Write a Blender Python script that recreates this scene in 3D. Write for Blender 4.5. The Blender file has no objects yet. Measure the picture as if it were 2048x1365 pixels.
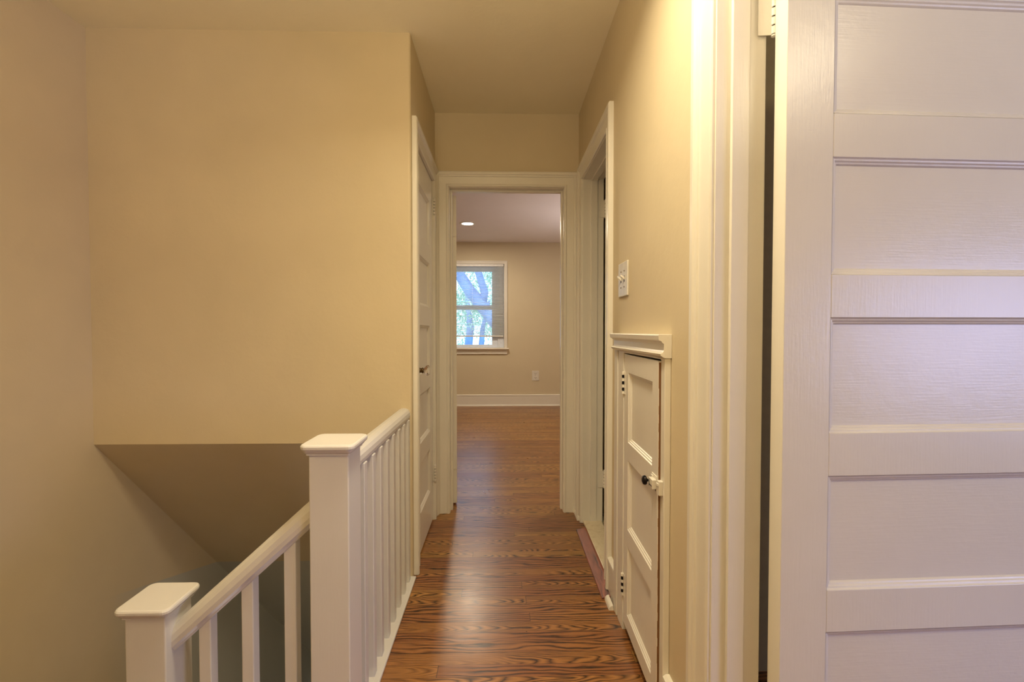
import bpy, bmesh, math, random
from mathutils import Vector, Matrix
random.seed(7)
PI = math.pi
SC = bpy.context.scene
COL = SC.collection

# ------------------------------------------------------------------ materials
def new_mat(name):
    m = bpy.data.materials.new(name); m.use_nodes = True
    nt = m.node_tree; nt.nodes.clear()
    out = nt.nodes.new('ShaderNodeOutputMaterial'); b = nt.nodes.new('ShaderNodeBsdfPrincipled')
    nt.links.new(b.outputs[0], out.inputs[0])
    return m, nt, b
def N(nt, t, **kw):
    n = nt.nodes.new(t)
    for k, v in kw.items(): setattr(n, k, v)
    return n
def math_n(nt, op, a, b=None, c=None):
    n = nt.nodes.new('ShaderNodeMath'); n.operation = op
    for i, x in enumerate((a, b, c)):
        if x is None: continue
        if isinstance(x, (int, float)): n.inputs[i].default_value = x
        else: nt.links.new(x, n.inputs[i])
    return n.outputs[0]
def noise(nt, vec, scale, detail=3, rough=.5, w=None):
    n = nt.nodes.new('ShaderNodeTexNoise')
    if w is not None:
        n.noise_dimensions = '4D'; nt.links.new(w, n.inputs['W'])
    n.inputs['Scale'].default_value = scale; n.inputs['Detail'].default_value = detail
    n.inputs['Roughness'].default_value = rough
    nt.links.new(vec, n.inputs['Vector']); return n.outputs['Fac']
def vscale(nt, vec, s):
    n = nt.nodes.new('ShaderNodeVectorMath'); n.operation = 'MULTIPLY'; n.inputs[1].default_value = s
    nt.links.new(vec, n.inputs[0]); return n.outputs[0]
def ramp(nt, fac, stops):
    n = nt.nodes.new('ShaderNodeValToRGB'); e = n.color_ramp.elements
    while len(e) < len(stops): e.new(.5)
    for i, (p, c) in enumerate(stops): e[i].position = p; e[i].color = (*c, 1) if len(c) == 3 else c
    nt.links.new(fac, n.inputs[0]); return n.outputs[0]
def bump(nt, b, h, strength, dist):
    n = nt.nodes.new('ShaderNodeBump'); n.inputs['Strength'].default_value = strength
    n.inputs['Distance'].default_value = dist
    nt.links.new(h, n.inputs['Height']); nt.links.new(n.outputs[0], b.inputs['Normal'])
def wpos(nt): return nt.nodes.new('ShaderNodeNewGeometry').outputs['Position']

def wall_paint(name, c, var=.05, rough=.6, lower_shade=False):
    m, nt, b = new_mat(name)
    p = wpos(nt)
    n1 = noise(nt, p, 1.3, 4, .55)
    lo = tuple(x*(1-var) for x in c); hi = tuple(min(1, x*(1+var)) for x in c)
    col = ramp(nt, n1, [(.35, lo), (.65, hi)])
    if lower_shade:
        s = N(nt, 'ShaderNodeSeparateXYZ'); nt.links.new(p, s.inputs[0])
        # grey shade low in the stairwell, mixed into the wall colour
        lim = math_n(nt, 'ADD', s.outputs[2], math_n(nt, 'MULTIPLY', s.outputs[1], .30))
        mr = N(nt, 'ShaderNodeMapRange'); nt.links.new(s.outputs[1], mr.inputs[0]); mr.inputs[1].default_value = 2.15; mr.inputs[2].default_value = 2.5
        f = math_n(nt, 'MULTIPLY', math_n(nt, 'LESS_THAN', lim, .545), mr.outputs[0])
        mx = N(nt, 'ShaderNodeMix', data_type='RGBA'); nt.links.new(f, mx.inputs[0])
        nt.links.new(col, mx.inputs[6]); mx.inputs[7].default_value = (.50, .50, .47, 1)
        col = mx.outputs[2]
    nt.links.new(col, b.inputs['Base Color'])
    b.inputs['Roughness'].default_value = rough
    b.inputs['Specular IOR Level'].default_value = .3
    h = math_n(nt, 'ADD', math_n(nt, 'MULTIPLY', noise(nt, p, 9, 5, .6), 1.0), math_n(nt, 'MULTIPLY', noise(nt, p, 260, 2), .06))
    bump(nt, b, h, .35, .006)
    return m
def gloss_paint(name, c, vert=True, rough=.28, bs=.12):
    m, nt, b = new_mat(name)
    p = wpos(nt)
    sc = (220, 220, 14) if vert else (14, 14, 260)
    n1 = noise(nt, vscale(nt, p, sc), 1, 3, .6)
    n2 = noise(nt, p, 5, 4, .6)
    nt.links.new(ramp(nt, n2, [(.3, tuple(x*.96 for x in c)), (.7, c)]), b.inputs['Base Color'])
    b.inputs['Roughness'].default_value = rough
    h = math_n(nt, 'ADD', n1, math_n(nt, 'MULTIPLY', noise(nt, p, 35, 3), 1.6))
    bump(nt, b, h, bs*2, .0012)
    return m
def plain(name, c, rough=.5, metal=0, em=0):
    m, nt, b = new_mat(name)
    p = wpos(nt)
    n1 = noise(nt, p, 30, 3)
    nt.links.new(ramp(nt, n1, [(.3, tuple(x*.9 for x in c)), (.7, c)]), b.inputs['Base Color'])
    b.inputs['Roughness'].default_value = rough; b.inputs['Metallic'].default_value = metal
    if em:
        b.inputs['Emission Color'].default_value = (*c, 1); b.inputs['Emission Strength'].default_value = em
    return m

def wood_floor(name, bw=.0575, along='X', light=(.385, .172, .052), dark=(.030, .014, .005), mid=(.195, .080, .023), boards=True, rough=.3):
    m, nt, b = new_mat(name)
    p = wpos(nt)
    s = N(nt, 'ShaderNodeSeparateXYZ'); nt.links.new(p, s.inputs[0])
    X, Y = (s.outputs[0], s.outputs[1]) if along == 'X' else (s.outputs[1], s.outputs[0])
    row = math_n(nt, 'DIVIDE', Y, bw)
    idx = math_n(nt, 'FLOOR', row)
    fr = math_n(nt, 'FRACT', row)
    wn = N(nt, 'ShaderNodeTexWhiteNoise', noise_dimensions='1D'); nt.links.new(idx, wn.inputs['W'])
    r1 = wn.outputs['Value']
    # board ends
    xs = math_n(nt, 'ADD', math_n(nt, 'DIVIDE', X, 2.3), math_n(nt, 'MULTIPLY', r1, 7.3))
    xi = math_n(nt, 'FLOOR', xs); xf = math_n(nt, 'FRACT', xs)
    bid = math_n(nt, 'ADD', math_n(nt, 'MULTIPLY', idx, 17.31), math_n(nt, 'MULTIPLY', xi, 3.77))
    wn2 = N(nt, 'ShaderNodeTexWhiteNoise', noise_dimensions='1D'); nt.links.new(bid, wn2.inputs['W'])
    r2 = wn2.outputs['Value']
    sep = N(nt, 'ShaderNodeSeparateColor'); nt.links.new(wn2.outputs['Color'], sep.inputs[0])
    r3, r4 = sep.outputs[0], sep.outputs[1]
    v = math_n(nt, 'SUBTRACT', fr, .5)
    comb = N(nt, 'ShaderNodeCombineXYZ')
    nt.links.new(X, comb.inputs[0]); nt.links.new(Y, comb.inputs[1]); nt.links.new(math_n(nt, 'MULTIPLY', bid, .37), comb.inputs[2])
    cv = comb.outputs[0]
    warp = noise(nt, vscale(nt, cv, (3.4, 15, 1)), 1, 2, .5)
    warp2 = noise(nt, vscale(nt, cv, (9, 40, 1)), 1, 3, .6)
    # cathedral figure: arches along the board, or straight grain running with it
    vc = math_n(nt, 'ADD', v, math_n(nt, 'MULTIPLY', math_n(nt, 'SUBTRACT', r4, .5), .7))
    para = math_n(nt, 'MULTIPLY', math_n(nt, 'MULTIPLY', vc, vc), math_n(nt, 'ADD', math_n(nt, 'MULTIPLY', r3, 10), 4))
    cath = math_n(nt, 'ADD', math_n(nt, 'ADD', math_n(nt, 'MULTIPLY', X, 15), para), math_n(nt, 'MULTIPLY', warp, 8))
    strt = math_n(nt, 'ADD', math_n(nt, 'MULTIPLY', v, 3.2), math_n(nt, 'MULTIPLY', warp, 4.5))
    iscath = math_n(nt, 'GREATER_THAN', r2, .42)
    g = N(nt, 'ShaderNodeMix', data_type='FLOAT'); nt.links.new(iscath, g.inputs[0]); nt.links.new(strt, g.inputs[2]); nt.links.new(cath, g.inputs[3])
    gg = math_n(nt, 'ADD', g.outputs[0], math_n(nt, 'MULTIPLY', warp2, .7))
    band = math_n(nt, 'ABSOLUTE', math_n(nt, 'SUBTRACT', math_n(nt, 'FRACT', gg), .5))   # 0..0.5
    line = math_n(nt, 'MULTIPLY', band, 2.0)
    fade = noise(nt, vscale(nt, cv, (2.2, 9, 1)), 1.3, 2)      # figure comes and goes along a board
    fm = N(nt, 'ShaderNodeMapRange'); nt.links.new(fade, fm.inputs[0]); fm.inputs[1].default_value = .32; fm.inputs[2].default_value = .5
    lm_ = N(nt, 'ShaderNodeMix', data_type='FLOAT'); nt.links.new(fm.outputs[0], lm_.inputs[0]); lm_.inputs[2].default_value = .62; nt.links.new(line, lm_.inputs[3])
    line = lm_.outputs[0]
    fine = noise(nt, vscale(nt, cv, (14, 480, 1)), 1, 3, .65)
    fine2 = noise(nt, vscale(nt, cv, (3, 120, 1)), 1, 3, .6)
    line2 = math_n(nt, 'ADD', math_n(nt, 'MULTIPLY', line, .58), math_n(nt, 'ADD', math_n(nt, 'MULTIPLY', fine, .28), math_n(nt, 'MULTIPLY', fine2, .34)))
    col = ramp(nt, line2, [(.33, dark), (.49, mid), (.80, light)])
    # tone of each board
    hsv = N(nt, 'ShaderNodeHueSaturation')
    nt.links.new(math_n(nt, 'ADD', math_n(nt, 'MULTIPLY', r3, .022), .489), hsv.inputs['Hue'])
    nt.links.new(math_n(nt, 'ADD', math_n(nt, 'MULTIPLY', r2, .42), .74), hsv.inputs['Value'])
    nt.links.new(col, hsv.inputs['Color'])
    col = hsv.outputs[0]
    # seams
    e1 = math_n(nt, 'GREATER_THAN', math_n(nt, 'ABSOLUTE', v), .485)
    e2 = math_n(nt, 'LESS_THAN', xf, .0012)
    seam = math_n(nt, 'MAXIMUM', e1, e2)
    if boards:
        mx = N(nt, 'ShaderNodeMix', data_type='RGBA')
        nt.links.new(math_n(nt, 'MULTIPLY', seam, .6), mx.inputs[0]); nt.links.new(col, mx.inputs[6]); mx.inputs[7].default_value = (*[x*.6 for x in dark], 1)
        col = mx.outputs[2]
        # scattered nail holes
        vo = N(nt, 'ShaderNodeTexVoronoi'); vo.inputs['Scale'].default_value = 9; nt.links.new(vscale(nt, p, (1, 1, 0)), vo.inputs['Vector'])
        dot = math_n(nt, 'LESS_THAN', vo.outputs['Distance'], .022)
        mx = N(nt, 'ShaderNodeMix', data_type='RGBA'); nt.links.new(dot, mx.inputs[0]); nt.links.new(col, mx.inputs[6]); mx.inputs[7].default_value = (.01, .006, .004, 1)
        col = mx.outputs[2]
    nt.links.new(col, b.inputs['Base Color'])
    rr = math_n(nt, 'ADD', math_n(nt, 'MULTIPLY', noise(nt, p, 6, 4), .12), rough-.06)
    nt.links.new(rr, b.inputs['Roughness'])
    b.inputs['Specular IOR Level'].default_value = .62
    h = math_n(nt, 'SUBTRACT', math_n(nt, 'MULTIPLY', line2, .25), math_n(nt, 'MULTIPLY', seam, 1.0)) if boards else line2
    hh = math_n(nt, 'ADD', h, math_n(nt, 'MULTIPLY', noise(nt, vscale(nt, p, (6, 34, 1)), 1, 3), .9))
    bump(nt, b, hh, .28, .0014)
    return m

WALL = wall_paint('beige_wall_paint', (.65, .552, .38))
WALLB = wall_paint('beige_stair_paint', (.62, .525, .375), lower_shade=True)
CEIL = wall_paint('ceiling_paint', (.87, .79, .60), var=.03, rough=.7)
CEILB = wall_paint('bedroom_ceiling_paint', (.82, .76, .74), var=.02, rough=.7)
WALLR = wall_paint('bedroom_wall_paint', (.66, .57, .40), var=.03)
TRIM = gloss_paint('cream_gloss_paint', (.80, .76, .68))
TRIMH = gloss_paint('cream_gloss_paint_rails', (.80, .76, .68), vert=False)
RAILP = gloss_paint('stair_rail_paint', (.66, .64, .62), rough=.35, bs=.08)
DARK = plain('dark_void_paint', (.03, .025, .02), .9)
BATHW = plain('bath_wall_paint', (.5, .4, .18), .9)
OAK = wood_floor('oak_strip_floor')
REDUCER = wood_floor('red_oak_strip', bw=.2, along='Y', light=(.36, .12, .07), dark=(.035, .015, .015), mid=(.22, .075, .045), boards=False, rough=.4)
RAWWOOD = plain('bare_wood_edge', (.22, .10, .035), .8)
BLACKM = plain('black_iron', (.012, .010, .012), .35, .6)
BRASS = plain('aged_brass', (.16, .10, .045), .35, 1)
IVORY = plain('ivory_plastic', (.78, .74, .66), .3)
BLINDM = plain('white_blind_vinyl', (.86, .85, .82), .4)
def blind_slat_mat():
    m = bpy.data.materials.new('translucent_slat_vinyl'); m.use_nodes = True; nt = m.node_tree; nt.nodes.clear()
    out = nt.nodes.new('ShaderNodeOutputMaterial'); d = nt.nodes.new('ShaderNodeBsdfDiffuse'); t = nt.nodes.new('ShaderNodeBsdfTranslucent')
    d.inputs[0].default_value = (.88, .87, .84, 1); t.inputs[0].default_value = (.9, .92, .95, 1)
    mx = nt.nodes.new('ShaderNodeMixShader'); mx.inputs[0].default_value = .45
    nt.links.new(d.outputs[0], mx.inputs[1]); nt.links.new(t.outputs[0], mx.inputs[2]); nt.links.new(mx.outputs[0], out.inputs[0])
    return m
SLATM = blind_slat_mat()
VINYL = plain('white_window_vinyl', (.80, .86, .97), .35)
LAMPM = plain('lamp_lens', (1, .93, .78), .4, 0, 14)

def marble_mat():
    m, nt, b = new_mat('cream_marble')
    p = wpos(nt); n1 = noise(nt, p, 22, 6, .65)
    nt.links.new(ramp(nt, n1, [(.3, (.62, .50, .32)), (.5, (.78, .68, .50)), (.7, (.70, .58, .40))]), b.inputs['Base Color'])
    b.inputs['Roughness'].default_value = .3
    return m
MARBLE = marble_mat()
def tile_mat():
    m, nt, b = new_mat('bath_floor_tile')
    br = N(nt, 'ShaderNodeTexBrick'); nt.links.new(wpos(nt), br.inputs['Vector'])
    br.inputs['Color1'].default_value = (.45, .38, .26, 1); br.inputs['Color2'].default_value = (.42, .35, .24, 1)
    br.inputs['Mortar'].default_value = (.2, .17, .12, 1); br.inputs['Scale'].default_value = 4
    nt.links.new(br.outputs['Color'], b.inputs['Base Color']); b.inputs['Roughness'].default_value = .4
    return m
TILE = tile_mat()
def glass_mat(name, rough=0.0, thin=False):
    m = bpy.data.materials.new(name); m.use_nodes = True; nt = m.node_tree; nt.nodes.clear()
    out = nt.nodes.new('ShaderNodeOutputMaterial')
    if thin:
        t = nt.nodes.new('ShaderNodeBsdfTransparent'); t.inputs[0].default_value = (.90, .95, 1, 1)
        g = nt.nodes.new('ShaderNodeBsdfGlossy'); g.inputs['Roughness'].default_value = .02
        f = nt.nodes.new('ShaderNodeFresnel'); f.inputs[0].default_value = 1.45
        mx = nt.nodes.new('ShaderNodeMixShader'); nt.links.new(f.outputs[0], mx.inputs[0]); nt.links.new(t.outputs[0], mx.inputs[1]); nt.links.new(g.outputs[0], mx.inputs[2])
        nt.links.new(mx.outputs[0], out.inputs[0])
    else:
        g = nt.nodes.new('ShaderNodeBsdfGlass'); g.inputs['IOR'].default_value = 1.5; g.inputs['Roughness'].default_value = rough
        nt.links.new(g.outputs[0], out.inputs[0])
    return m
PANE = glass_mat('window_glass', thin=True)
CRYSTAL = glass_mat('crystal_glass', .01)

# ------------------------------------------------------------------ mesh helpers
class MB:
    def __init__(s): s.v = []; s.f = []; s.mi = []; s.cur = 0
    def face(s, idx): s.f.append(tuple(idx)); s.mi.append(s.cur)
    def box(s, x0, x1, y0, y1, z0, z1, P=None):
        if x0 > x1: x0, x1 = x1, x0
        if y0 > y1: y0, y1 = y1, y0
        if z0 > z1: z0, z1 = z1, z0
        n = len(s.v)
        pts = [(x, y, z) for z in (z0, z1) for (x, y) in ((x0, y0), (x1, y0), (x1, y1), (x0, y1))]
        s.v += [P(*p) if P else p for p in pts]
        for q in ((0, 3, 2, 1), (4, 5, 6, 7), (0, 1, 5, 4), (1, 2, 6, 5), (2, 3, 7, 6), (3, 0, 4, 7)): s.face([n+i for i in q])
        return s
    def prism(s, poly, z0, z1, P=None):
        n = len(s.v); k = len(poly)
        pts = [(x, y, z0) for x, y in poly] + [(x, y, z1) for x, y in poly]
        s.v += [P(*p) if P else p for p in pts]
        s.face([n+i for i in reversed(range(k))]); s.face([n+k+i for i in range(k)])
        for i in range(k):
            j = (i+1) % k; s.face([n+i, n+j, n+k+j, n+k+i])
        return s
    def sweep(s, rings, closed_ring=True, cap=True, loop=False):
        n = len(s.v); k = len(rings[0])
        for r in rings: s.v += [tuple(p) for p in r]
        R = len(rings)
        for a in range(R if loop else R-1):
            b = (a+1) % R
            for i in range(k if closed_ring else k-1):
                j = (i+1) % k
                s.face([n+a*k+i, n+a*k+j, n+b*k+j, n+b*k+i])
        if cap and not loop:
            s.face([n+i for i in reversed(range(k))]); s.face([n+(R-1)*k+i for i in range(k)])
        return s
    def lathe(s, prof, origin, axis, seg=20):
        axis = Vector(axis).normalized(); a = axis.orthogonal().normalized(); b = axis.cross(a)
        o = Vector(origin); rings = []
        for (r, h) in prof:
            rings.append([o+axis*h+(a*math.cos(t)+b*math.sin(t))*r for t in [2*PI*i/seg for i in range(seg)]])
        return s.sweep(rings)
    def tube(s, pts, r, seg=8):
        pts = [Vector(p) for p in pts]; rings = []
        for i, p in enumerate(pts):
            d = (pts[min(i+1, len(pts)-1)]-pts[max(i-1, 0)]).normalized()
            ref = Vector((0, 1, 0)) if abs(d.y) < .9 else Vector((1, 0, 0))
            a = d.cross(ref).normalized(); b = d.cross(a)
            rr = r[i] if isinstance(r, (list, tuple)) else r
            rings.append([p+(a*math.cos(t)+b*math.sin(t))*rr for t in [2*PI*k/seg for k in range(seg)]])
        return s.sweep(rings)
    def build(s, name, mat, parent=None, bevel=0, smooth=False, seg=2, kind=None, offset=None):
        me = bpy.data.meshes.new(name)
        off = Vector(offset) if offset else Vector((0, 0, 0))
        me.from_pydata([tuple(Vector(p)-off) for p in s.v], [], s.f)
        mats = mat if isinstance(mat, (list, tuple)) else [mat]
        for m in mats: me.materials.append(m)
        for p, i in zip(me.polygons, s.mi): p.material_index = min(i, len(mats)-1)
        bm = bmesh.new(); bm.from_mesh(me)
        bmesh.ops.recalc_face_normals(bm, faces=bm.faces); bm.to_mesh(me); bm.free()
        o = bpy.data.objects.new(name, me); COL.objects.link(o)
        o.location = off
        if parent: o.parent = parent
        if smooth:
            for p in me.polygons: p.use_smooth = True
        if bevel:
            md = o.modifiers.new('bevel', 'BEVEL'); md.width = bevel; md.segments = seg; md.limit_method = 'ANGLE'
            md.angle_limit = math.radians(40); md.harden_normals = False
        if kind: o['kind'] = kind
        return o
def tag(o, label, cat, group=None, kind=None):
    o['label'] = label; o['category'] = cat
    if group: o['group'] = group
    if kind: o['kind'] = kind
    return o
def thing(name, loc, label, cat, rz=0, group=None, kind=None):
    e = bpy.data.objects.new(name, None); e.empty_display_size = .05; COL.objects.link(e)
    e.location = loc; e.rotation_euler = (0, 0, rz)
    return tag(e, label, cat, group, kind)
def loc_of(e):   # map world coords to a child's local coords of an unrotated thing
    L = e.location.copy()
    return lambda x, y, z: (x-L.x, y-L.y, z-L.z)
def shift(mb, e):
    L = e.location; mb.v = [(p[0]-L.x, p[1]-L.y, p[2]-L.z) for p in mb.v]; return mb

# ------------------------------------------------------------------ dimensions
CZ = 2.485                       # ceiling height
XL, XR = -.41, .48               # hall side walls
YE = 2.87                        # end wall, hall face
YB = 2.108                       # wall above the stair
XS = -1.84                       # stair outer wall
WT = .12

# ------------------------------------------------------------------ shell
def struct(mb, name, mat, label, cat, **kw):
    o = mb.build(name, mat, **kw); return tag(o, label, cat, kind='structure')

fl = MB()
fl.box(-.47, .60, -.3, 2.99, -.10, 0); fl.box(XS, .60, -1.2, -.3, -.10, 0)
fl.box(-2.6, 2.6, 2.99, 7.0, -.10, 0); fl.box(.60, 3.6, -3, 1.5, -.10, 0)
struct(fl, 'floor', OAK, 'brown oak strip floor running through the hall and into the bedroom', 'floor')
bf = MB().box(.60, 3.6, 1.6, 2.87, -.10, 0)
struct(bf, 'floor_bath', TILE, 'tan tile floor inside the room behind the marble threshold', 'floor')
c = MB().box(-2.7, 3.7, -3, 2.93, CZ, CZ+.12)
struct(c, 'ceiling', CEIL, 'cream plaster ceiling over the hall and the stairwell', 'ceiling')
c = MB().box(-2.7, 3.7, 2.93, 7.12, CZ, CZ+.12)
struct(c, 'ceiling_bedroom', CEILB, 'greyish white ceiling of the bedroom beyond the open doorway', 'ceiling')

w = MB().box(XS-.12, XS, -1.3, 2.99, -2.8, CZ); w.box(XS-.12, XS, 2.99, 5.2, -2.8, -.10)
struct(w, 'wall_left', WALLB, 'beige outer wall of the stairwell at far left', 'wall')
w = MB().box(XS, -.51, YB, YB+.10, .63, CZ)
struct(w, 'wall_stair_back', WALL, 'broad beige plaster wall above the descending stair', 'wall')
sz = lambda y: .63-(y-YB)*1.121
w = MB()
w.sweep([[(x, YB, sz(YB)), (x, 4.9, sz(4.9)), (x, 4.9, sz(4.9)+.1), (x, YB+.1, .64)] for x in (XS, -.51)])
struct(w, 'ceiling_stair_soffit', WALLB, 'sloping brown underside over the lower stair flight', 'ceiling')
w = MB()
arc = [(XL-.012+.012*math.sin(t), YB+.012-.012*math.cos(t)) for t in [PI/2*i/5 for i in range(6)]]
w.prism([(-.51, YB), *arc, (XL, 2.221), (-.51, 2.221)], -2.8, CZ)
w.box(-.51, XL, 2.221, 2.779, 2.046, CZ); w.box(-.51, XL, 2.779, YE, -.1, CZ)
w.box(-.51, XL, 2.221, 5.2, -2.8, -.102)
struct(w, 'wall_closet', WALL, 'narrow beige wall around the closet door, left side of the hall', 'wall')
w = MB()
w.box(-2.6, -.3325, YE, 2.99, 0, CZ); w.box(.3975, 3.6, YE, 2.99, 0, CZ); w.box(-.3325, .3975, YE, 2.99, 2.0405, CZ)
struct(w, 'wall_end', WALL, 'beige wall at the end of the hall over the bedroom doorway', 'wall')
w = MB()
YN0, YN1 = .25, 1.022            # near doorway
YB0, YB1 = 2.068, 2.70           # bath doorway
g_ = .0105
w.box(XR, .588, -1.2, YN0, 0, CZ); w.box(XR, .588, YN1+g_, 1.3175, 0, CZ); w.box(XR, .588, 1.7265, YB0-g_, 0, CZ); w.box(XR, .60, YB1+g_, YE, 0, CZ)
w.box(XR, .588, 1.3175, 1.7265, 1.068, CZ); w.box(.575, .588, 1.3175, 1.7265, 0, 1.068)
w.box(XR, .588, YN0, YN1+g_, 2.046, CZ); w.box(XR, .60, YB0-g_, YB1+g_, 2.041, CZ)
struct(w, 'wall_right', WALL, 'beige wall on the right of the hall with the switch and small hatch', 'wall')
w = MB().box(XS, .60, -1.32, -1.2, -.1, CZ)
struct(w, 'wall_rear', WALL, 'beige wall closing the hall behind the viewer', 'wall')
# right-hand room and bath
w = MB(); w.box(3.6, 3.7, -3, 2.87, 0, CZ); w.box(.48, 3.7, -3.1, -3, 0, CZ); w.box(.48, .588, -3, -1.32, 0, CZ)
struct(w, 'wall_side_room', WALL, 'beige walls of the side room to the right', 'wall')
w = MB().box(.588, 3.6, 1.5, 1.6, 0, CZ)
struct(w, 'wall_between', BATHW, 'dark partition behind the open white door', 'wall')
# bedroom walls
w = MB(); WX0, WX1, WZ0, WZ1 = -.93, .045, .885, 2.155
w.box(-2.6, WX0, 7, 7.12, 0, CZ); w.box(WX1, 2.6, 7, 7.12, 0, CZ); w.box(WX0, WX1, 7, 7.12, 0, WZ0); w.box(WX0, WX1, 7, 7.12, WZ1, CZ)
struct(w, 'wall_bedroom_back', WALLR, 'tan bedroom wall with window and outlet seen through the doorway', 'wall')
w = MB(); w.box(-2.7, -2.6, 2.87, 7.12, 0, CZ); w.box(2.6, 2.7, 2.87, 7.12, 0, CZ)
struct(w, 'wall_bedroom_sides', WALLR, 'tan side walls of the bedroom', 'wall')
# lower storey
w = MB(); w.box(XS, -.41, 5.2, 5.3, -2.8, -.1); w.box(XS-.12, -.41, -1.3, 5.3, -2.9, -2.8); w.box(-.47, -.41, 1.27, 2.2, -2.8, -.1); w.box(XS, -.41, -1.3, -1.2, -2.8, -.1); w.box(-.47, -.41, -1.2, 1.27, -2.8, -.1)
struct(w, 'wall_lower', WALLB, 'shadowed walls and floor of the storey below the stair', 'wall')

# stair treads
st = MB()
def step(x0, x1, y0, y1, z):
    st.cur = 0; st.box(x0, x1, y0, y1, z-.03, z)
    st.cur = 1; st.box(x0+.02, x1-.02, y0+.02, y1-.005, z-.24, z-.03)
step(-.72, -.455, -.28, 1.19, -.2)
step(XS, -.68, -.28, 1.29, -.4)
for k in range(9): step(XS, -.9, 1.27+.22*k, 1.53+.22*k, -.6-.2*k)
struct(st, 'staircase', [OAK, TRIM], 'oak treads and white risers going down behind the newel posts', 'stairs')

# ------------------------------------------------------------------ casings and jambs
PROF = [(0, 0), (0, .010), (.003, .014), (.009, .015), (.013, .012), (.018, .0105), (.058, .013), (.061, .018), (.068, .019), (.072, .024), (.086, .024), (.092, .019), (.092, 0)]
def casing_mb(P, s0, s1, zt, zb=0, prof=PROF, wl=9, wr=9):
    mb = MB()
    rings = []
    for (fn) in (lambda w: (s0-min(w, wl), zb), lambda w: (s0-min(w, wl), zt+w), lambda w: (s1+min(w, wr), zt+w), lambda w: (s1+min(w, wr), zb)):
        rings.append([P(fn(wd)[0], fn(wd)[1], d) for wd, d in prof])
    mb.sweep(rings, closed_ring=True, cap=True)
    return mb
PRt = lambda s, z, d: (XR-d, s, z)
PLt = lambda s, z, d: (XL+d, s, z)
PEt = lambda s, z, d: (s, YE-d, z)
PBed = lambda s, z, d: (s, 7.0-d, z)
PR2 = lambda s, z, d: (.588+d, s, z)
def mbox(mb, P, s0, s1, z0, z1, d0, d1):
    a = P(s0, z0, d0); b = P(s1, z1, d1)
    mb.box(a[0], b[0], a[1], b[1], a[2], b[2])
def jamb_mb(P, s0, s1, zt, depth, stop=(.02, .05), front=0.004, zb=0):
    """liner of an opening, with door stop; s0..s1 clear opening, liner 12 mm thick outside it"""
    mb = MB(); t = .010
    mbox(mb, P, s0-t, s0, zb, zt+t, front, -depth); mbox(mb, P, s1, s1+t, zb, zt+t, front, -depth); mbox(mb, P, s0, s1, zt, zt+t, front, -depth)
    a, b = stop; q = .011
    mbox(mb, P, s0, s0+q, zb, zt, -a, -b); mbox(mb, P, s1-q, s1, zb, zt, -a, -b); mbox(mb, P, s0+q, s1-q, zt-q, zt, -a, -b)
    return mb

def trim_thing(idx, P, s0, s1, zt, depth, stop, label, wl=9, wr=9, prof=PROF, org=(0, 0, 0)):
    t = thing('trim_%d' % idx, org, label, 'door frame', kind='structure')
    shift(casing_mb(P, s0-.003, s1+.003, zt+.003, prof=prof, wl=wl, wr=wr), t).build('casing', TRIM, t, bevel=.0012)
    shift(jamb_mb(P, s0, s1, zt, depth, stop), t).build('jamb', TRIM, t, bevel=.0015)
    return t
trim_thing(1, PRt, YN0+.012, YN1, 2.035, .108, (.028, .066), 'cream casing and jamb beside the big open door', org=(XR, .63, 0))
trim_thing(2, PRt, YB0, YB1, 2.03, .12, (.045, .082), 'cream casing around the dark doorway with the marble threshold', org=(XR, 2.38, 0))
trim_thing(3, PLt, 2.232, 2.768, 2.035, .10, (.05, .07), 'cream casing around the closed closet door', wr=.098, org=(XL, 2.5, 0))
trim_thing(4, PEt, -.322, .387, 2.03, .12, (.045, .08), 'cream casing framing the bedroom doorway at the hall end', wl=.082, wr=.092, org=(0.035, YE, 0))

# ------------------------------------------------------------------ doors
def panel_door(root, wd, h, t, stile, tops, ph, z0=0, mat=TRIM, matp=None, both=True, edge_mat=None):
    """local: x 0..wd from the hinge, y 0 (front) .. t, z z0..h"""
    fr = MB()
    bots = [a-ph for a in tops]
    fr.box(0, stile, 0, t, z0, h); fr.box(wd-stile, wd, 0, t, z0, h)
    if edge_mat:
        fr.cur = 1; fr.box(wd, wd+.0012, .0008, t-.0008, z0, h-.001); fr.cur = 0
    zs = [h]+[v for ab in zip(tops, bots) for v in ab]+[z0]
    for i in range(0, len(zs), 2):
        fr.box(stile, wd-stile, 0, t, zs[i+1], zs[i])
    q = .0
    prof = [(0, 0.0004), (.0025, .0035), (.006, .0040), (.0085, .0075), (.0115, .0080), (.0145, .0125)]
    for T, B in zip(tops, bots):
        for side in (0, 1) if both else (0,):
            rings = []
            for cx, cz, sx, sz_ in ((stile, B, 1, 1), (wd-stile, B, -1, 1), (wd-stile, T, -1, -1), (stile, T, 1, -1)):
                rings.append([(cx+sx*u, (d if side == 0 else t-d), cz+sz_*u) for u, d in prof])
            fr.sweep(rings, closed_ring=False, cap=False, loop=True)
    fr.build('door_frame', [mat, edge_mat or mat], root, bevel=.0014)
    for T, B in zip(tops, bots):
        pm = MB().box(stile-.004, wd-stile+.004, .0122, t-.0122 if t > .03 else t-.004, B-.004, T+.004)
        pm.build('panel', matp or TRIMH, root)
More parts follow.
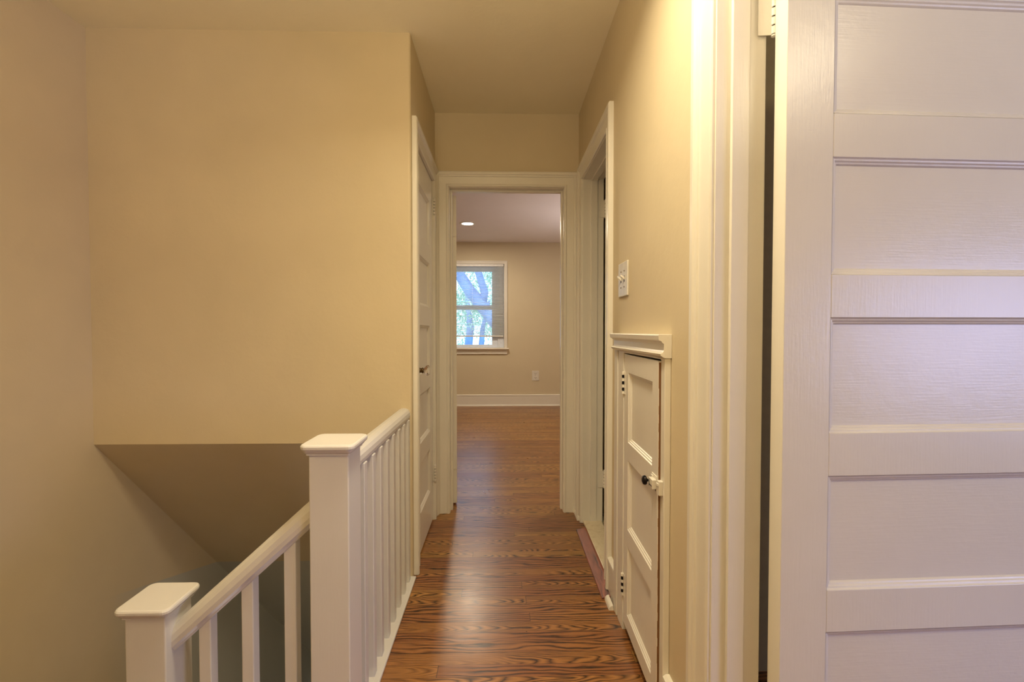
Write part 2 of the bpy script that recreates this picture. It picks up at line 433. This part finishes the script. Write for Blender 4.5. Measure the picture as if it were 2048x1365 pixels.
def hinge(parent, loc, plates, h=.089, r=.0065, mat=TRIM, n=5, name='hinge', dark=True):
    """painted butt hinge; plates: list of (dx,dy) outward leaf vectors in parent space"""
    mb = MB(); x, y, z = loc
    k = h/n
    for i in range(n):
        mb.cur = 0
        mb.lathe([(r*.2, i*k+.0010), (r, i*k+.0018), (r, (i+1)*k-.0018), (r*.2, (i+1)*k-.0010)], (x, y, z), (0, 0, 1), 14)
    mb.cur = 1; mb.lathe([(r*.72, .001), (r*.72, h-.001)], (x, y, z), (0, 0, 1), 12)
    mb.cur = 0; mb.lathe([(r*.2, 0), (r*.9, .0), (r*.9, .004), (r*.4, .007)], (x, y, z+h), (0, 0, 1), 12)
    mb.lathe([(r*.2, 0), (r*.9, .0), (r*.9, .003), (r*.4, .006)], (x, y, z), (0, 0, -1), 12)
    for dx, dy in plates:
        L = math.hypot(dx, dy); ux, uy = dx/L, dy/L; nx, ny = -uy*.0012, ux*.0012
        mb.prism([(x-nx, y-ny), (x+dx-nx, y+dy-ny), (x+dx+nx, y+dy+ny), (x+nx, y+ny)], z, z+h)
    return mb.build(name, [mat, DARK], parent)
HP = [1.852, 1.512, 1.172, .831, .490]
d1 = thing('door_1', (.598, .962, .01), 'large cream five-panel door standing open at right, face toward viewer', 'door', rz=math.radians(2.0), kind='structure')
panel_door(d1, .76, 2.02, .042, .104, [z-.01 for z in HP], .248)
for z in (1.795-.01, .20): hinge(d1, (.004, .052, z), [(-.034, .004), (.002, -.040)], h=.098, r=.0068)
d2 = thing('door_2', (XL-.003, 2.758, .012), 'closed cream five-panel closet door with glass knob, left of hall', 'door', rz=-PI/2, kind='structure')
# local +x -> -Y (world), local -y (front) -> ... front must face +X
def rot_front(d): pass
d2.rotation_euler = (0, 0, -PI/2)
# with rz=-90deg local x -> (0,-1), local y -> (1,0): front would face -X, so thickness is mirrored below
def mirror_y(root, t):
    for o in root.children:
        if o.type == 'MESH':
            for v in o.data.vertices: v.co.y = -v.co.y
            bm = bmesh.new(); bm.from_mesh(o.data); bmesh.ops.recalc_face_normals(bm, faces=bm.faces); bm.to_mesh(o.data); bm.free()
panel_door(d2, .521, 2.018, .035, .10, [1.87, 1.515, 1.16, .805, .45], .25)
mirror_y(d2, .035)
for z in (1.825, .225): hinge(d2, (-.008, .012, z), [(.002, -.012), (-.03, -.0060)], h=.093, r=.0078, n=5)
# glass knob
kz = .935; kx = .521-.052
mb = MB().lathe([(.001, 0), (.024, 0), (.024, .002), (.018, .005), (.012, .007), (.011, .016), (.014, .020), (.014, .024), (.009, .026), (.001, .027)], (kx, 0, kz), (0, 1, 0), 24)
kn = mb.build('knob_shank', BRASS, d2, smooth=True)
mb = MB()
prof = [(.001, .026), (.010, .026), (.013, .030), (.0245, .040), (.0265, .047), (.022, .055), (.012, .058), (.001, .059)]
mb.lathe(prof, (kx, 0, kz), (0, 1, 0), 12).build('glass_knob', CRYSTAL, d2)
mb = MB().lathe([(.001, 0), (.007, 0), (.007, .0015), (.001, .002)], (kx, 0, kz-.07), (0, 1, 0), 14).build('keyhole', BRASS, d2)

d3 = thing('door_3', (-.292, 3.004, .014), 'cream bedroom door opened back, only its hinge edge in view', 'door', rz=math.radians(99), kind='structure')
panel_door(d3, .70, 2.005, .028, .10, [z-.01 for z in HP], .248)
for z in (1.74, .225): hinge(d3, (-.006, .031, z), [(0.0, -.029), (-.02, .002)], h=.089, r=.006)
d4 = thing('door_4', (.612, 2.652, .014), 'cream door standing open inside the dark doorway, only its edge in view', 'door', rz=math.radians(4), kind='structure')
panel_door(d4, .62, 2.0, .036, .10, [z-.01 for z in HP], .248)
for z in (1.795, .20): hinge(d4, (0.000, .046, z), [(-.036, .001), (.002, -.034)], h=.098, r=.0062)

# ------------------------------------------------------------------ small hatch in the right wall
XF = XR-.019
hz = thing('access_door', (XR, 1.55, 0), 'small cream three-panel cupboard door low in the right wall, slightly ajar', 'cupboard door')
fr = MB()
fr.box(XF, XR-.0005, 1.287, 1.318, 0, 1.066)                      # near stile
fr.box(XF, XR-.0005, 1.726, 1.80, 0, 1.066); fr.box(XF+.007, XR-.0005, 1.80, 1.812, 0, 1.066); fr.box(XF-.002, XR-.0005, 1.812, 1.858, 0, 1.10)
fr.box(XF, XR-.0005, 1.318, 1.726, 1.061, 1.085)
shift(fr, hz).build('casing', TRIM, hz, bevel=.002)
cr = MB()
pr = [(0, 1.066), (.021, 1.066), (.032, 1.073), (.034, 1.079), (.026, 1.083), (.023, 1.088), (.023, 1.106), (.029, 1.110), (.031, 1.114), (.038, 1.117), (.040, 1.131), (.037, 1.134), (0, 1.134)]
cr.sweep([[(XR-max(a*k, .0005), y, z) for a, z in pr] for y, k in ((1.283, 1), (1.862, 1))])
shift(cr, hz).build('crown_moulding', TRIMH, hz, bevel=.0008)
leaf = bpy.data.objects.new('door_leaf', None); COL.objects.link(leaf)
# leaf frame/panels are meshes of one leaf part
def hatch_leaf():
    wd, h, t, stile = .402, 1.056, .016, .055
    tops, ph = [.990, .668, .348], .255
    fr = MB(); bots = [a-ph for a in tops]
    z0 = .036
    fr.box(0, stile, 0, t, z0, h); fr.box(wd-stile, wd, 0, t, z0, h)
    zs = [h]+[v for ab in zip(tops, bots) for v in ab]+[z0]
    for i in range(0, len(zs), 2): fr.box(stile, wd-stile, 0, t, zs[i+1], zs[i])
    prof = [(0, 0.0004), (.0025, .0035), (.006, .0040), (.0085, .0075), (.0115, .0080), (.0145, .0115)]
    for T, B in zip(tops, bots):
        rings = []
        for cx, cz, sx, s2 in ((stile, B, 1, 1), (wd-stile, B, -1, 1), (wd-stile, T, -1, -1), (stile, T, 1, -1)):
            rings.append([(cx+sx*u, d, cz+s2*u) for u, d in prof])
        fr.sweep(rings, closed_ring=False, cap=False, loop=True)
        fr.box(stile-.003, wd-stile+.003, .0112, t-.003, B-.003, T+.003)
    # unpainted free edge
    fr.cur = 1
    n = 40; random.seed(3)
    for i in range(n):
        za = z0+.004+(h-.008-z0)*i/n; zb = z0+.004+(h-.008-z0)*(i+1)/n
        fr.box(wd, wd+.0009, .0012+random.random()*.0014, t-.001, za, zb)
    return fr
bpy.data.objects.remove(leaf)
lf = hatch_leaf(); ang = math.radians(-90-1.4)
# place: hinge at (XF+.006, 1.722); local x -> toward the camera (-Y), local y (into leaf) -> +X
hx, hy = XF+.003, 1.722
cdir = Vector((math.cos(ang), math.sin(ang), 0)); ndir = Vector((-math.sin(ang), math.cos(ang), 0))
if ndir.x < 0: ndir = -ndir
LP = lambda x, y, z: Vector((hx, hy, 0))+cdir*x+ndir*y+Vector((0, 0, z))
lf.v = [tuple(LP(*p)) for p in lf.v]
leaf = shift(lf, hz).build('door_leaf', [TRIM, RAWWOOD], hz, bevel=.0010)
leaf['label'] = 'three-panel hatch leaf with a bare brown wood edge'
for z in (.905, .135):
    mb = MB(); hl = .085; n = 7
    for i in range(n):
        mb.cur = 1 if i in (1, 3, 5) else 0
        mb.lathe([(.001, i*hl/n), (.0052, i*hl/n+.001), (.0052, (i+1)*hl/n-.001), (.001, (i+1)*hl/n)], LP(-.002, -.004, z), (0, 0, 1), 12)
    mb.cur = 0
    a = LP(-.002, -.0008, z); mb.box(a.x-.0008, a.x+.0012, a.y-.020, a.y+.020, z, z+hl)
    h_ = shift(mb, leaf).build('hinge', [TRIM, BLACKM], leaf)
    h_.location = (0, 0, 0)
def reparent_fix(o, par):  # geometry given in world coordinates
    pass
for o in leaf.children:
    for v in o.data.vertices: v.co -= hz.location
# latch: plate on the leaf, keeper on the casing, black knob
zc = .694
lt = MB()
ctr = [LP(.352, -.001, zc), LP(.400, -.001, zc)]
def lbox(mb, x0, x1, y0, y1, z0, z1):
    mb.box(x0, x1, y0, y1, z0, z1, P=lambda a, b, c_: tuple(LP(a, b, c_)))
lbox(lt, .354, .400, -.003, 0, zc-.022, zc+.024)
lbox(lt, .366, .402, -.016, -.003, zc-.012, zc+.014)
lbox(lt, .358, .372, -.008, -.003, zc+.014, zc+.020)
lt.cur = 1
lbox(lt, .372, .398, -.0168, -.016, zc-.006, zc-.003); lbox(lt, .372, .375, -.0168, -.016, zc-.010, zc+.008); lbox(lt, .392, .396, -.004, -.0028, zc-.020, zc-.014)
lbox(lt, .356, .366, -.006, -.003, zc-.014, zc-.008)
o = shift(lt, hz).build('latch', [IVORY, BLACKM], hz, bevel=.001)
o['label'] = 'painted cupboard latch on the hatch edge'
kb = MB(); p0 = LP(.362, -.003, zc+.002); ax = -ndir
kb.lathe([(.001, 0), (.0045, .0), (.0035, .010), (.0045, .016), (.0125, .019), (.0145, .023), (.0125, .028), (.006, .031), (.001, .0315)], p0, ax, 20)
o = shift(kb, hz).build('knob', BLACKM, hz, smooth=True); o['label'] = 'small black round knob of the hatch'
kp = MB(); kp.box(XF-.012, XF, 1.293, 1.313, zc-.022, zc+.018); kp.box(XF-.015, XF-.002, 1.297, 1.311, zc+.004, zc+.012)
shift(kp, hz).build('latch_keeper', IVORY, hz, bevel=.001)

# ------------------------------------------------------------------ stair railing
rl = thing('stair_railing', (-.437, 1.215, 0), 'white painted stair railing with two square newel posts and plain balusters', 'railing')
def newel(cx, cy, ztop, zbot):
    a = .05
    mb = MB().box(cx-a, cx+a, cy-a, cy+a, zbot, ztop-.018)
    po = shift(mb, rl).build('newel_post', RAILP, rl, bevel=.003)
    # moulded cap: rounded square rings
    def ring(hw, r, z, n=5):
        pts = []
        for qx, qy, a0 in ((1, 1, 0), (-1, 1, PI/2), (-1, -1, PI), (1, -1, 3*PI/2)):
            for i in range(n+1):
                t = a0+PI/2*i/n
                pts.append((cx+qx*(hw-r)+r*math.cos(t), cy+qy*(hw-r)+r*math.sin(t), z))
        return pts
    prof = [(.051, .003, -.030), (.055, .004, -.029), (.055, .004, -.025), (.058, .007, -.0235), (.061, .010, -.020), (.0625, .012, -.0165), (.0625, .013, -.0155), (.0665, .016, -.0145), (.0685, .018, -.0105), (.0685, .018, -.005), (.0665, .017, -.0015), (.063, .016, 0)]
    mb = MB().sweep([ring(hw, r, ztop+dz) for hw, r, dz in prof])
    cp = shift(mb, rl).build('newel_cap', RAILP, po); 
    for v in cp.data.vertices: pass
    return po
newel(-.437, 1.215, .859, -.24)
newel(-.900, 1.215, .447, -.55)
# handrail profile: (across, up) rounded top bread-loaf
def hr_prof(w=.030, h=.055):
    pts = [(-w*.62, 0), (w*.62, 0), (w*.72, h*.10), (w*.95, h*.22), (w, h*.42), (w*.93, h*.66), (w*.72, h*.86), (w*.38, h*.97), (0, h), (-w*.38, h*.97), (-w*.72, h*.86), (-w*.93, h*.66), (-w, h*.42), (-w*.95, h*.22), (-w*.72, h*.10)]
    return pts
mb = MB().sweep([[(-.447+a, y, .735+b) for a, b in hr_prof()] for y in (1.262, YB+.004)])
shift(mb, rl).build('handrail', RAILP, rl, smooth=False, bevel=.002)
def zr(x): return .623-.903*(-.504-x)      # underside of the sloping rail
mb = MB()
for_r = []
for x, e in ((-.484, 0), (-.853, 0)):
    for_r.append([(x, 1.215+a, zr(x)+b*1.34) for a, b in hr_prof()])
mb.sweep(for_r)
shift(mb, rl).build('handrail', RAILP, rl, bevel=.002)
for k in range(9):
    y0 = 1.300+.094*k
    if y0+.03 > YB: break
    mb = MB().box(-.447, -.415, y0, y0+.032, .008, .742)
    shift(mb, rl).build('baluster', RAILP, rl, bevel=.0025)
for xc in (-.774, -.6635, -.553):
    a = .0155; n = [(xc-a, 1.199), (xc+a, 1.199), (xc+a, 1.230), (xc-a, 1.230)]
    mb = MB(); zb = -.205 if xc > -.70 else -.405
    v0 = [(x, y, zb) for x, y in n]+[(x, y, zr(x)+.012) for x, y in n]
    mb.v = v0; 
    for q in ((0, 3, 2, 1), (4, 5, 6, 7), (0, 1, 5, 4), (1, 2, 6, 5), (2, 3, 7, 6), (3, 0, 4, 7)): mb.face(q)
    shift(mb, rl).build('baluster', RAILP, rl, bevel=.0025)
mb = MB().box(-.475, -.394, 1.262, YB+.002, 0, .012)
mb.box(-.482, -.470, 1.262, YB, -.22, .0)
shift(mb, rl).build('shoe_rail', RAILP, rl, bevel=.004)

# stair stringer below hall edge, near flight
mb = MB().box(-.482, -.470, -.3, 1.166, -.22, 0)
struct(mb, 'trim_5', RAILP, 'white fascia board under the hall floor edge', 'trim')

# ------------------------------------------------------------------ baseboards
def baseboard(mb, P, s0, s1, h=.15, t=.016):
    pr = [(0, 0), (t, 0), (t, h-.028), (t-.002, h-.024), (t+.004, h-.018), (t+.003, h-.006), (t-.006, h), (0, h)]
    mb.sweep([[P(s, z, d) for d, z in pr] for s in (s0, s1)])
def shoe(mb, P, s0, s1, t0=.016, r=.018):
    pr = [(t0-.002, 0)]+[(t0+r*math.cos(a), r*1.1*math.sin(a)) for a in [PI/2*i/5 for i in range(6)]]
    mb.sweep([[P(s, z, d) for d, z in pr] for s in (s0, s1)])
mb = MB(); baseboard(mb, PBed, -2.6, 2.6, .172)
struct(mb, 'baseboard_bedroom', TRIMH, 'tall cream baseboard along the bedroom back wall', 'baseboard')
mb = MB(); shoe(mb, PBed, -2.6, 2.6, .016, .016)
struct(mb, 'baseboard_shoe', TRIMH, 'thin cream shoe moulding at the foot of the bedroom baseboard', 'baseboard')
mb = MB(); baseboard(mb, PRt, 1.860, 1.972, .16); baseboard(mb, PRt, 1.118, 1.286, .16)
struct(mb, 'baseboard_right', TRIM, 'short cream baseboard pieces on the right wall beside the hatch', 'baseboard')
mb = MB(); shoe(mb, PRt, 1.845, 1.925, .024, .018)
struct(mb, 'trim_6', TRIM, 'stub of cream quarter-round moulding beside the hatch at the floor', 'trim')
mb = MB(); shoe(mb, PRt, 2.735, 2.848, .005, .022)
struct(mb, 'trim_7', TRIM, 'stub of cream quarter-round moulding in the far right floor corner', 'trim')

# ------------------------------------------------------------------ threshold and reducer
mb = MB().box(.484, .592, YB0-.006+.006, YB1, 0.0005, .016)
o = tag(mb.build('marble_threshold', MARBLE, bevel=.003, offset=(.54, 2.38, 0)), 'cream marble threshold slab in the right-hand doorway', 'threshold')
mb = MB()
mb.sweep([[(.426, y, .001), (.4835, y, .001), (.4835, y, .016), (.474, y, .0165), (.428, y, .006)] for y in (1.925, 2.600)])
o = tag(mb.build('floor_reducer', REDUCER, bevel=.0008, offset=(.45, 2.26, 0)), 'loose reddish oak reducer strip lying against the marble threshold', 'floor strip')

# ------------------------------------------------------------------ switch plate
sw = thing('light_switch', (XR, 1.795, 1.278), 'cream double toggle switch plate on the right wall above the hatch', 'light switch')
def spl(x0, x1, y0, y1, z0, z1): return MB().box(x0, x1, y0, y1, z0, z1)
shift(MB().box(XR-.006, XR, 1.728, 1.862, 1.278, 1.412), sw).build('cover_plate', IVORY, sw, bevel=.003)
for yy, up in ((1.818, 1), (1.772, 1)):
    mb = MB(); mb.cur = 1; mb.box(XR-.0064, XR-.0055, yy-.0055, yy+.0055, 1.333, 1.357); mb.cur = 0
    dz = .010*up
    mb.sweep([[(XR-.005, yy-.0045, 1.340), (XR-.005, yy+.0045, 1.340), (XR-.005, yy+.0045, 1.352), (XR-.005, yy-.0045, 1.352)],
              [(XR-.021, yy-.0035, 1.344+dz), (XR-.021, yy+.0035, 1.344+dz), (XR-.021, yy+.0035, 1.351+dz), (XR-.021, yy-.0035, 1.351+dz)]])
    shift(mb, sw).build('toggle', [IVORY, DARK], sw, bevel=.0008)
    for z in (1.314, 1.376):
        mb = MB().lathe([(.0005, 0), (.0032, 0), (.0030, .0012), (.0005, .0016)], (XR-.006, yy, z), (-1, 0, 0), 10)
        mb.cur = 1; mb.box(XR-.0078, XR-.0074, yy-.0028, yy+.0028, z-.0006, z+.0006)
        shift(mb, sw).build('screw', [BRASS, DARK], sw)

# ------------------------------------------------------------------ bedroom: outlet, lamp, window, blind
ol = thing('wall_outlet', (.518, 7.0, .382), 'small cream duplex outlet on the bedroom wall above the baseboard', 'outlet')
shift(MB().box(.4655, .5705, 6.993, 7.0, .382, .534), ol).build('cover_plate', IVORY, ol, bevel=.003)
for z in (.425, .491):
    mb = MB().box(.497, .539, 6.9905, 6.9935, z-.022, z+.022)
    mb.cur = 1; mb.box(.507, .511, 6.990, 6.9906, z-.004, z+.011); mb.box(.525, .529, 6.990, 6.9906, z-.004, z+.011); mb.box(.515, .521, 6.990, 6.9906, z-.016, z-.010)
    shift(mb, ol).build('socket', [IVORY, DARK], ol)
shift(MB().lathe([(.0005, 0), (.0035, 0), (.003, .0012), (.0005, .0015)], (.518, 6.993, .458), (0, -1, 0), 10), ol).build('screw', BRASS, ol)

cl = thing('recessed_light', (-.423, 5.782, CZ), 'round lit recessed light in the bedroom ceiling', 'ceiling light')
mb = MB().lathe([(.072, -.0005), (.098, -.0005), (.098, -.004), (.090, -.009), (.074, -.008), (.072, -.004)], (0, 0, 0), (0, 0, 1), 40)
mb.f = [f for f in mb.f if len(f) < 10]; mb.mi = [0]*len(mb.f); mb.build('trim_ring', IVORY, cl)
MB().lathe([(.001, -.001), (.073, -.001), (.073, -.0035), (.001, -.0045)], (0, 0, 0), (0, 0, 1), 40).build('lens', LAMPM, cl)

wn = thing('window_1', (-.44, 7.0, .87), 'white sash window in the bedroom wall, trees outside', 'window', kind='structure')
WP = [(0, 0), (0, .012), (.004, .016), (.036, .018), (.040, .022), (.048, .022), (.050, .018), (.050, 0)]
shift(casing_mb(PBed, WX0, WX1-.005, WZ1-.002, .872, prof=WP), wn).build('casing', TRIMH, wn, bevel=.001)
mb = MB().box(WX0-.075, .108, 6.945, 7.03, .862, .880)
shift(mb, wn).build('window_sill', TRIMH, wn, bevel=.004)
mb = MB().box(WX0-.055, .088, 6.982, 7.0, .79, .862)
shift(mb, wn).build('apron', TRIMH, wn, bevel=.003)
mb = MB()      # fixed frame in the opening
mb.box(-.062, WX1, 7.02, 7.10, .88, WZ1); mb.box(WX0, WX0+.105, 7.02, 7.10, .88, WZ1); mb.box(WX0+.105, -.062, 7.02, 7.10, 2.125, WZ1); mb.box(WX0+.105, -.062, 7.02, 7.10, .88, .888)
shift(mb, wn).build('window_frame', VINYL, wn, bevel=.003)
def sash(x0, x1, z0, z1, y, t, top, bot, side):
    m = MB(); m.box(x0, x0+side, y, y+t, z0, z1); m.box(x1-side, x1, y, y+t, z0, z1)
    m.box(x0+side, x1-side, y, y+t, z1-top, z1); m.box(x0+side, x1-side, y, y+t, z0, z0+bot)
    s_ = shift(m, wn).build('sash', VINYL, wn, bevel=.003)
    p = shift(MB().box(x0+side, x1-side, y+t*.5-.002, y+t*.5+.002, z0+bot, z1-top), wn).build('glass_pane', PANE, s_)
sash(-.825, -.062, .888, 1.50, 7.04, .028, .036, .043, .084)
sash(-.825, -.062, 1.495, 2.125, 7.07, .028, .080, .036, .084)

bl = thing('window_blind', (-.44, 6.99, 1.05), 'white mini blind hanging in the bedroom window, slats open', 'blind')
BX0, BX1 = WX0+.012, .030
shift(MB().box(BX0, BX1, 6.99, 7.018, 2.118, 2.152), bl).build('headrail', BLINDM, bl, bevel=.002)
mb = MB(); z = 1.083; k = 0
while z < 2.112:
    tilt = .30
    yc = 7.000; hw = .0125
    for i in range(4):
        pass
    rings = []
    pts = [(-1, 0), (-.5, .0012), (0, .0017), (.5, .0012), (1, 0)]
    up = [(yc+a*hw, z+b+a*hw*tilt) for a, b in pts]; dn = [(y, zz-.0014) for y, zz in reversed(up)]
    jx = .003*math.sin(k*1.7)
    mb.sweep([[(x, y, zz) for y, zz in up+dn] for x in (BX0+.004, BX1-.004+jx)])
    z += .0196; k += 1
sl = shift(mb, bl).build('slats', SLATM, bl)
shift(MB().box(BX0+.003, BX1-.003, 6.989, 7.011, 1.052, 1.072), bl).build('bottom_rail', BLINDM, bl, bevel=.003)
for x in (BX0+.12, -.44, BX1-.12):
    mb = MB().tube([(x, 6.9868, 1.07), (x, 6.9868, 2.118)], .0009, 6); mb.tube([(x, 7.0135, 1.07), (x, 7.0135, 2.118)], .0009, 6)
    shift(mb, bl).build('ladder_cord', BLINDM, bl)
mb = MB().tube([(BX1-.045, 6.983, 1.25), (BX1-.045, 6.983, 2.125)], .0013, 6)
mb.lathe([(.001, 0), (.004, .003), (.006, .03), (.001, .034)], (BX1-.045, 6.983, 1.22), (0, 0, 1), 10)
shift(mb, bl).build('pull_cord', BLINDM, bl)

# ------------------------------------------------------------------ outside
def leaf_mat(name, c1, c2):
    m, nt, b = new_mat(name)
    n1 = noise(nt, wpos(nt), 3.5, 3)
    nt.links.new(ramp(nt, n1, [(.35, c1), (.65, c2)]), b.inputs['Base Color'])
    b.inputs['Roughness'].default_value = .6
    return m
LEAF = leaf_mat('pale_leaves', (.16, .36, .22), (.55, .80, .62))
BARK = leaf_mat('bluish_bark', (.10, .17, .34), (.17, .27, .50))
GRASS = leaf_mat('lawn', (.35, .50, .30), (.55, .68, .42))
g = MB().box(-30, 30, 7.2, 60, -3.1, -3.0)
tag(g.build('ground', GRASS), 'pale green lawn outside the bedroom window', 'ground', kind='structure')
def tree(name, base, limbs, leafc, label, seed, nleaf=1500, lsize=.05):
    random.seed(seed)
    t = thing(name, base, label, 'tree', group=None)
    B = Vector(base)
    mb = MB()
    for pts, rr in limbs:
        mb.tube([Vector(p)-B for p in pts], rr, 10)
    mb.build('trunk', BARK, t, smooth=True)
    lm = MB()
    for (c, R, n) in leafc:
        c = Vector(c)-B
        for _ in range(n):
            d = Vector((random.gauss(0, 1), random.gauss(0, 1), random.gauss(0, 1))).normalized()*R*random.random()**.5
            p = c+d; a = Vector((random.uniform(-1, 1), random.uniform(-1, 1), random.uniform(-1, 1))).normalized()
            b = a.orthogonal().normalized(); s = lsize*random.uniform(.6, 1.3)
            k = len(lm.v); lm.v += [tuple(p+a*s), tuple(p+b*s*.5), tuple(p-a*s), tuple(p-b*s*.5)]; lm.face((k, k+1, k+2, k+3))
    lm.build('foliage', LEAF, t, kind='stuff')
    return t
tree('tree', (-.35, 11.5, -3.0), [
    ([(.30, 11.5, -3.0), (.22, 11.5, .5), (-.08, 11.5, 1.3), (-.52, 11.5, 1.80), (-.80, 11.5, 2.15), (-1.1, 11.5, 2.63), (-1.7, 11.5, 3.7)], [.24, .22, .19, .16, .145, .13, .10]),
    ([(-.50, 11.5, 1.75), (-.42, 11.5, 2.1), (-.58, 11.45, 2.63), (-.82, 11.4, 3.4)], [.12, .10, .085, .06]),
    ([(-.08, 11.5, 1.3), (-.1, 11.5, 2.1), (.25, 11.5, 3.0)], [.10, .08, .06])],
    [((-.3, 12.6, 2.6), .9, 900), ((-1.2, 12.8, 1.8), .8, 700), ((-.5, 12.4, 4.2), 1.3, 700), ((.3, 12.5, 1.4), .8, 600), ((-1.6, 12.4, 3.4), .9, 500)],
    'bluish forked tree trunk close outside the bedroom window', 5)
tree('tree', (-1.2, 15.5, -3.0), [
    ([(-1.15, 15.5, -3), (-1.12, 15.5, .6), (-1.05, 15.5, 1.25), (-1.2, 15.5, 2.6)], [.17, .14, .12, .05]),
    ([(-.68, 15.6, -3), (-.70, 15.6, .4), (-.64, 15.6, 1.2), (-.4, 15.6, 2.2)], [.12, .10, .08, .04])],
    [((-1.0, 16.2, 1.9), 1.0, 1100), ((.1, 16.4, 1.2), .9, 900), ((-1.9, 16.2, 1.0), .8, 600)],
    'pair of slender dark tree stems farther off, low in the window', 9, lsize=.06)

# ------------------------------------------------------------------ world and lights
W = bpy.data.worlds.new('world'); SC.world = W; W.use_nodes = True
nt = W.node_tree; bg = nt.nodes['Background']
bg.inputs[0].default_value = (.52, .72, 1.0, 1); bg.inputs[1].default_value = 4.0
def area(name, loc, target, size, energy, color, size_y=None, shape=None, spread=None):
    L = bpy.data.lights.new(name, 'AREA'); L.energy = energy; L.color = color
    L.shape = shape or ('RECTANGLE' if size_y else 'SQUARE'); L.size = size
    if size_y: L.size_y = size_y
    if spread: L.spread = spread
    o = bpy.data.objects.new(name, L); COL.objects.link(o); o.location = loc
    d = Vector(target)-Vector(loc); o.rotation_euler = d.to_track_quat('-Z', 'Y').to_euler()
    return o
WARM = (1, .85, .58)
area('hall_ceiling_lamp', (.03, 1.0, 2.43), (.03, 1.0, 0), .32, 19, WARM, shape='DISK', spread=2.6)
pl = bpy.data.lights.new('hall_fill_point', 'POINT'); pl.energy = 2.8; pl.color = WARM; pl.shadow_soft_size = .10  # added point fill, brightens the upper hall walls and ceiling
po_ = bpy.data.objects.new('hall_fill_point', pl); COL.objects.link(po_); po_.location = (-.05, .85, 2.20)
area('rear_hall_fill', (-.9, -.6, 2.40), (-.9, -.1, 0), .5, 2.5, WARM, spread=2.7)  # unseen warm fill added behind the camera
area('rear_bounce_fill', (-.3, -.22, 1.5), (-.3, -.22, 2.6), .4, 34, (1, .86, .60))  # added upward light behind the camera, bounced off the ceiling
area('side_room_window', (3.3, -1.0, 1.1), (.3, .9, .0), 1.2, 42, (.45, .52, 1.0), size_y=1.0)
area('side_room_fill', (1.5, -.3, 2.42), (1.5, -.2, 0), .4, 15, WARM)  # added fill that warms the upper part of the open door
area('bedroom_lamp', (-.423, 5.782, 2.46), (-.423, 5.782, 0), .14, 26, (1, .84, .62), shape='DISK')
area('bedroom_lamp_rear', (1.4, 4.4, 2.46), (1.4, 4.4, 0), .14, 22, (1, .84, .62), shape='DISK')
area('bedroom_ceiling_fill', (1.5, 5.2, 1.3), (1.2, 5.0, 2.5), .3, 14, (.98, .88, .86), shape='DISK')  # unseen upward fill added to lift the bedroom ceiling
area('lower_storey_daylight', (-1.1, 1.9, -2.6), (-1.1, 3.0, -1.0), .8, 22, (1, .95, .9))
sun = bpy.data.lights.new('sun', 'SUN'); sun.energy = 3; sun.angle = .02; sun.color = (1, .97, .9)
so = bpy.data.objects.new('sun', sun); COL.objects.link(so); so.rotation_euler = (math.radians(35), 0, math.radians(-20))

# ------------------------------------------------------------------ camera
F = 920.0
yaw = math.atan(21/F); pit = math.atan(20.5/F)
cam = bpy.data.cameras.new('camera'); cam.sensor_width = 36; cam.lens = F/2048*36; cam.clip_start = .02
co = bpy.data.objects.new('camera', cam); COL.objects.link(co)
co.location = (0, 0, 1.144); co.rotation_euler = (PI/2-pit, 0, -yaw)
SC.camera = co
SC.view_settings.view_transform = 'Standard'
SC.view_settings.look = 'None'
SC.view_settings.exposure = -0.1
